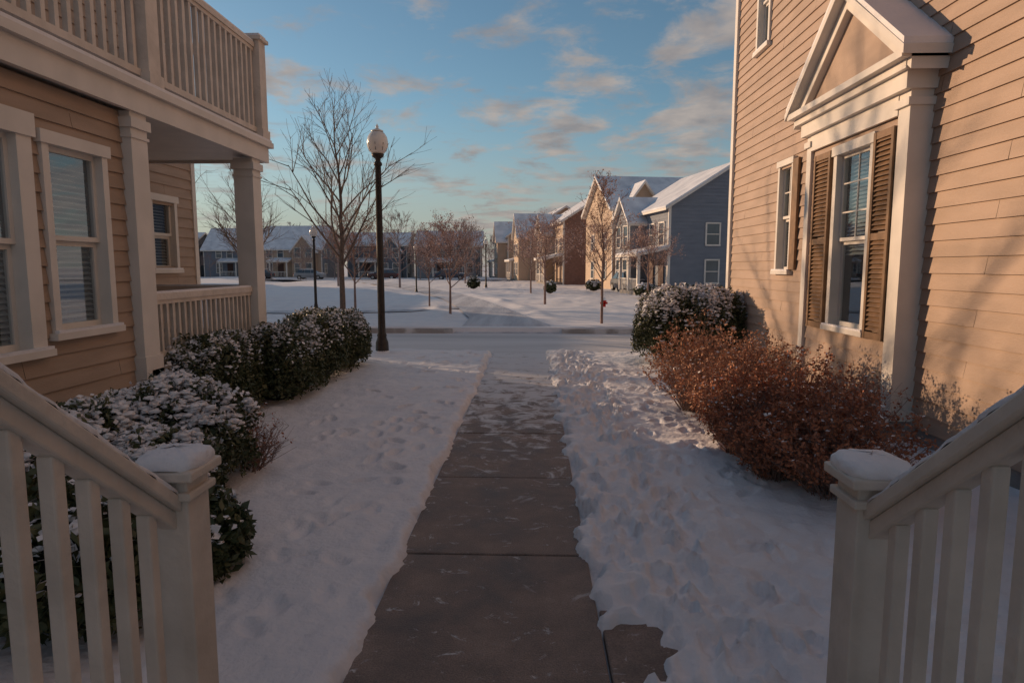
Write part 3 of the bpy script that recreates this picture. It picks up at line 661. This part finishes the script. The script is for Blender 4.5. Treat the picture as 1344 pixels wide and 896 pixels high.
car('parked_sedan',-41,95.5,rad(2),(.05,.055,.065)); car('parked_hatchback',-33,95.2,rad(181),(.30,.31,.33)); car('parked_car',-22,94.8,rad(1),(.09,.03,.025)); car('parked_wagon',-12,94.2,rad(182),(.04,.05,.08))
car('parked_compact_car',7.4,51,rad(100),(.05,.055,.07))

# ------------------------------------------------------------------ far houses
def hwin(b,axis,c,s,a,z,w=1.0,hh=1.6):
    W=lambda g,*r: wbox(g,axis,c,s,*r)
    t=b.g('window_frame','trim'); k=.1
    W(t,a-w/2-k,a-w/2,.0,.09,z,z+hh); W(t,a+w/2,a+w/2+k,.0,.09,z,z+hh); W(t,a-w/2-k,a+w/2+k,.0,.11,z+hh,z+hh+k); W(t,a-w/2-k,a+w/2+k,.0,.13,z-k,z)
    W(t,a-w/2,a+w/2,.03,.075,z+hh/2-.03,z+hh/2+.03)
    W(b.g('window_glass','dglass'),a-w/2,a+w/2,.0,.045,z,z+hh)
def townhouse(name,loc,rz,L,D,eave,ridge,wall,wall2=None,fg=(),porch=None,endwin=(.2,.5,.8)):
    b=B(name); e=.24
    M2=wall2 or wall
    s=b.g('walls',wall); s2=b.g('front_wall',M2)
    siding(s2,'x',0,-1,0,L,.0,eave,e); siding(s,'y',0,-1,0,D,.0,eave,e); siding(s,'y',L,1,0,D,0,eave,e); siding(s,'x',D,1,0,L,0,eave,e)
    gablesiding(s,'y',0,-1,0,D,eave,ridge,e); gablesiding(s,'y',L,1,0,D,eave,ridge,e)
    ct=b.g('corner_trim','trim')
    for x,y in((0,0),(0,L),(D,0)): ct.box(x-.06,x+.12 if x==0 else x+.06,y-.06,y+.06,0,eave)
    sl=(ridge-eave)/(D/2); o=.45
    rf=b.g('roof_snow','roofsnow'); fa=b.g('roof_trim','trim')
    def gab(y0,y1):
        for sg in(0,1):
            xe=-o if sg==0 else D+o; ze=eave-o*sl+.12
            rf.slab((xe,y0,ze+.12),(xe,y1,ze+.12),(D/2,y1,ridge+.24),(D/2,y0,ridge+.24),.12)
            fa.slab((xe+(.02 if sg==0 else -.02),y0+.02,ze),(xe+(.02 if sg==0 else -.02),y1-.02,ze),(D/2,y1-.02,ridge+.12),(D/2,y0+.02,ridge+.12),.17)
    gab(-o,L+o)
    for (a0,a1,px,eh,rh) in fg:
        g=b.g('gable_front',M2)
        siding(g,'x',-px,-1,a0,a1,0,eh,e); siding(g,'y',a0,-1,-px,0,0,eh,e); siding(g,'y',a1,1,-px,0,0,eh,e); gablesiding(g,'x',-px,-1,a0,a1,eh,rh,e)
        m=(a0+a1)/2; ss=(rh-eh)/((a1-a0)/2)
        for sg in(-1,1):
            ye=m+sg*((a1-a0)/2+.35); ze=eh-.35*ss+.1
            rf.slab((-px-.35,ye,ze+.12),(D/2,ye,ze+.12),(D/2,m,rh+.22),(-px-.35,m,rh+.22),.12)
            fa.slab((-px-.33,ye-sg*.02,ze),(D/2,ye-sg*.02,ze),(D/2,m,rh+.10),(-px-.33,m,rh+.10),.17)
        wd=a1-a0; ws=[m] if wd<3.4 else [m-wd*.24,m+wd*.24]
        for a in ws:
            hwin(b,'x',-px,-1,a,3.5,.95,1.5)
            hwin(b,'x',-px,-1,a,.9,.95,1.6)
        if eh>5.5 and rh-eh>1.3: hwin(b,'x',-px,-1,m,eh+.1,.5,.7)
    cov=[(f[0]-.6,f[1]+.6) for f in fg]
    a=1.2
    while a<L-.8:
        if not any(c0<a<c1 for c0,c1 in cov):
            hwin(b,'x',0,-1,a,3.5,.9,1.5)
            if not(porch and porch[0]<a<porch[1] and int(a*10)%3==0): hwin(b,'x',0,-1,a,.9,.9,1.6)
            else: b.g('front_door','door').box(-.06,0,a-.5,a+.5,.3,2.5)
        a+=1.9
    for k_ in endwin:
        a=D*k_
        for sd,cc_ in ((-1,0),(1,L)):
            hwin(b,'y',cc_,sd,a,3.5,.9,1.4)
            if k_!=.5: hwin(b,'y',cc_,sd,a,.9,.9,1.5)
    if porch:
        y0,y1=porch; d=2.0
        b.g('porch_floor','found').box(-d,0,y0,y1,0,.3)
        fa.slab((-d-.3,y0-.3,2.85),(-d-.3,y1+.3,2.85),(.0,y1+.3,3.35),(.0,y0-.3,3.35),.18); rf.slab((-d-.32,y0-.32,2.97),(-d-.32,y1+.32,2.97),(.0,y1+.32,3.47),(.0,y0-.32,3.47),.12)
        n=max(2,int((y1-y0)/2)+1); c=b.g('porch_column','trim')
        for i in range(n):
            y=y0+.1+(y1-y0-.2)*i/(n-1); c.box(-d-.1,-d+.1,y-.1,y+.1,.3,2.7)
        for i in range(int((y1-y0)/.25)): c.box(-d-.02,-d+.02,y0+.2+i*.25,y0+.25+i*.25,.4,1.1)
        c.box(-d-.03,-d+.03,y0,y1,1.1,1.17)
    b.finish(loc=loc,rz=rz)
M['blue']=mat('blue_grey_siding',(.20,.22,.26),(.17,.19,.23),1,.7,stretch=(1,1,4))
M['grey']=mat('grey_siding',(.26,.27,.29),(.22,.23,.25),1,.7)
M['beige']=mat('beige_siding',(.48,.35,.26),(.42,.31,.23),1,.7)
M['yellow']=mat('straw_siding',(.52,.39,.28),(.46,.34,.25),1,.7)
M['brick']=mat('brick_wall',(.29,.165,.13),(.21,.12,.095),3,.85,.3,20,stretch=(1,1,3))
M['slate']=mat('slate_siding',(.15,.17,.20),(.12,.14,.17),1,.7)
rot=rad(10)
townhouse('blue_townhouse',(9.2,45,0),rot,8.6,9,6.1,8.9,'blue','blue',fg=((4.6,8.2,1.2,5.4,7.1),),porch=(.2,4.4),endwin=(.35,.75))
townhouse('tan_townhouse',(6.7+11.5,56.5+2.0,0),rad(100),11.6,9,7.0,10.0,'yellow','beige',fg=((7.4,11.0,.8,6.6,9.0),),porch=(2,6.8),endwin=(.25,.7))
townhouse('brick_townhouse',(3.2,71,0),rot,10,10.5,6.9,10.2,'brick','beige',fg=((5.2,9.0,1.2,5.9,7.9),),porch=(.3,5.0),endwin=(.6,))
townhouse('beige_townhouse',(-.4,88,0),rot,10,9.5,6.8,9.9,'beige','yellow',fg=((.4,4.6,1.6,6.2,9.0),),porch=(5,9.4))
townhouse('straw_townhouse',(-4.1,104,0),rot,10,9.5,6.8,10.2,'yellow','beige',fg=((.4,4.6,1.6,6.2,9.0),),porch=(5,9.4))
cols=['slate','grey','blue','grey','slate','beige','blue','grey','slate','grey']
xx=-9
for i in range(10):
    Lh=R.uniform(8,12)
    townhouse(cols[i]+'_townhouse',(xx,R.uniform(106,118),0),rad(90+R.uniform(-5,5)),Lh,9,5.0+R.uniform(-.3,.7),8.0+R.uniform(-.5,.9),cols[i],cols[(i+3)%8],fg=((.8,4.6,1.0,4.6,6.9),),porch=(5.0,8.0))
    xx-=Lh+R.uniform(.8,3)
# unseen houses added west of the park to shade its snow field
townhouse('beige_townhouse',(-46,38,0),0,11,10,6.6,9.8,'beige','yellow',fg=((.6,4.6,1.4,6.0,8.8),),porch=(5,9.5))
townhouse('grey_townhouse',(-52,54,0),0,12,10,6.6,9.8,'grey','slate',fg=((.6,4.6,1.4,6.0,8.8),),porch=(5,9.5))
townhouse('blue_townhouse',(-66,71,0),0,12,10,6.8,10,'blue','grey',fg=((.6,4.6,1.4,6.0,8.8),),porch=(5,9.5))

# ------------------------------------------------------------------ light, sky
el=rad(11.5); S=Vector((-.85*math.cos(el),.527*math.cos(el),math.sin(el)))
sun=bpy.data.lights.new('sun','SUN'); sun.energy=4.4; sun.angle=rad(.5); sun.color=(1.0,.67,.41)
so=bpy.data.objects.new('sun',sun); scene.collection.objects.link(so); so.rotation_euler=S.to_track_quat('Z','Y').to_euler(); so.location=(-20,20,20)
w=bpy.data.worlds.new('World'); scene.world=w; w.use_nodes=True; N=w.node_tree.nodes; L=w.node_tree.links
bg=N['Background']; bg.inputs['Strength'].default_value=.11
sky=N.new('ShaderNodeTexSky'); sky.sky_type='NISHITA'; sky.sun_disc=False; sky.sun_elevation=el; sky.sun_rotation=math.atan2(S.x,S.y)
sky.air_density=1.0; sky.dust_density=.3; sky.ozone_density=1.8
tint=N.new('ShaderNodeVectorMath'); tint.operation='MULTIPLY'; tint.inputs[1].default_value=(.86,.98,.98); L.new(sky.outputs[0],tint.inputs[0])
tc=N.new('ShaderNodeTexCoord'); sp=N.new('ShaderNodeSeparateXYZ'); L.new(tc.outputs['Generated'],sp.inputs[0])
zz=N.new('ShaderNodeMath'); zz.operation='MAXIMUM'; L.new(sp.outputs['Z'],zz.inputs[0]); zz.inputs[1].default_value=0.0
za=N.new('ShaderNodeMath'); za.operation='ADD'; L.new(zz.outputs[0],za.inputs[0]); za.inputs[1].default_value=.12
dx_=N.new('ShaderNodeMath'); dx_.operation='DIVIDE'; L.new(sp.outputs['X'],dx_.inputs[0]); L.new(za.outputs[0],dx_.inputs[1])
dy_=N.new('ShaderNodeMath'); dy_.operation='DIVIDE'; L.new(sp.outputs['Y'],dy_.inputs[0]); L.new(za.outputs[0],dy_.inputs[1])
cb=N.new('ShaderNodeCombineXYZ'); L.new(dx_.outputs[0],cb.inputs[0]); L.new(dy_.outputs[0],cb.inputs[1])
def nz(scale,det,off,rough=.55,dist=0):
    mp=N.new('ShaderNodeMapping'); mp.inputs['Location'].default_value=off; L.new(cb.outputs[0],mp.inputs[0])
    n=N.new('ShaderNodeTexNoise'); n.inputs['Scale'].default_value=scale; n.inputs['Detail'].default_value=det; n.inputs['Roughness'].default_value=rough; n.inputs['Distortion'].default_value=dist
    L.new(mp.outputs[0],n.inputs['Vector']); return n
a=nz(3.0,9,(3.1,1.7,0),.62,.3); c=nz(.6,2,(1.3,4.2,0))
ad=N.new('ShaderNodeMath'); ad.operation='MULTIPLY_ADD'; L.new(c.outputs['Fac'],ad.inputs[0]); ad.inputs[1].default_value=.55; L.new(a.outputs['Fac'],ad.inputs[2])
ad2=N.new('ShaderNodeMath'); ad2.operation='MULTIPLY_ADD'; L.new(sp.outputs['X'],ad2.inputs[0]); ad2.inputs[1].default_value=.14; L.new(ad.outputs[0],ad2.inputs[2])
mr=N.new('ShaderNodeMapRange'); mr.inputs[1].default_value=.70; mr.inputs[2].default_value=.92; mr.interpolation_type='SMOOTHSTEP'; mr.inputs[4].default_value=.88
L.new(ad2.outputs[0],mr.inputs[0])
n3=nz(4,4,(7,2,0))
cc=N.new('ShaderNodeValToRGB'); cc.color_ramp.elements[0].position=.35; cc.color_ramp.elements[1].position=.65
cc.color_ramp.elements[0].color=(2.5,2.3,2.3,1); cc.color_ramp.elements[1].color=(4.2,3.6,3.2,1)
L.new(n3.outputs['Fac'],cc.inputs[0])
hz=N.new('ShaderNodeMapRange'); hz.interpolation_type='SMOOTHSTEP'; hz.inputs[1].default_value=.0; hz.inputs[2].default_value=.24; hz.inputs[3].default_value=.78; hz.inputs[4].default_value=0
L.new(sp.outputs['Z'],hz.inputs[0])
m0=N.new('ShaderNodeMix'); m0.data_type='RGBA'; L.new(hz.outputs[0],m0.inputs['Factor']); L.new(tint.outputs[0],m0.inputs['A']); m0.inputs['B'].default_value=(3.0,2.9,2.95,1)
mx=N.new('ShaderNodeMix'); mx.data_type='RGBA'; L.new(mr.outputs[0],mx.inputs['Factor']); L.new(m0.outputs['Result'],mx.inputs['A']); L.new(cc.outputs[0],mx.inputs['B'])
L.new(mx.outputs['Result'],bg.inputs['Color'])

cam=bpy.data.cameras.new('camera'); co=bpy.data.objects.new('camera',cam); scene.collection.objects.link(co)
cam.lens=22.77; cam.sensor_width=36; cam.clip_end=2000; cam.clip_start=.05
co.location=(0,0,2.0); co.rotation_euler=(rad(90-6.6),0,rad(1.9)); scene.camera=co
scene.view_settings.view_transform='Standard'; scene.view_settings.look='None'; scene.view_settings.exposure=0
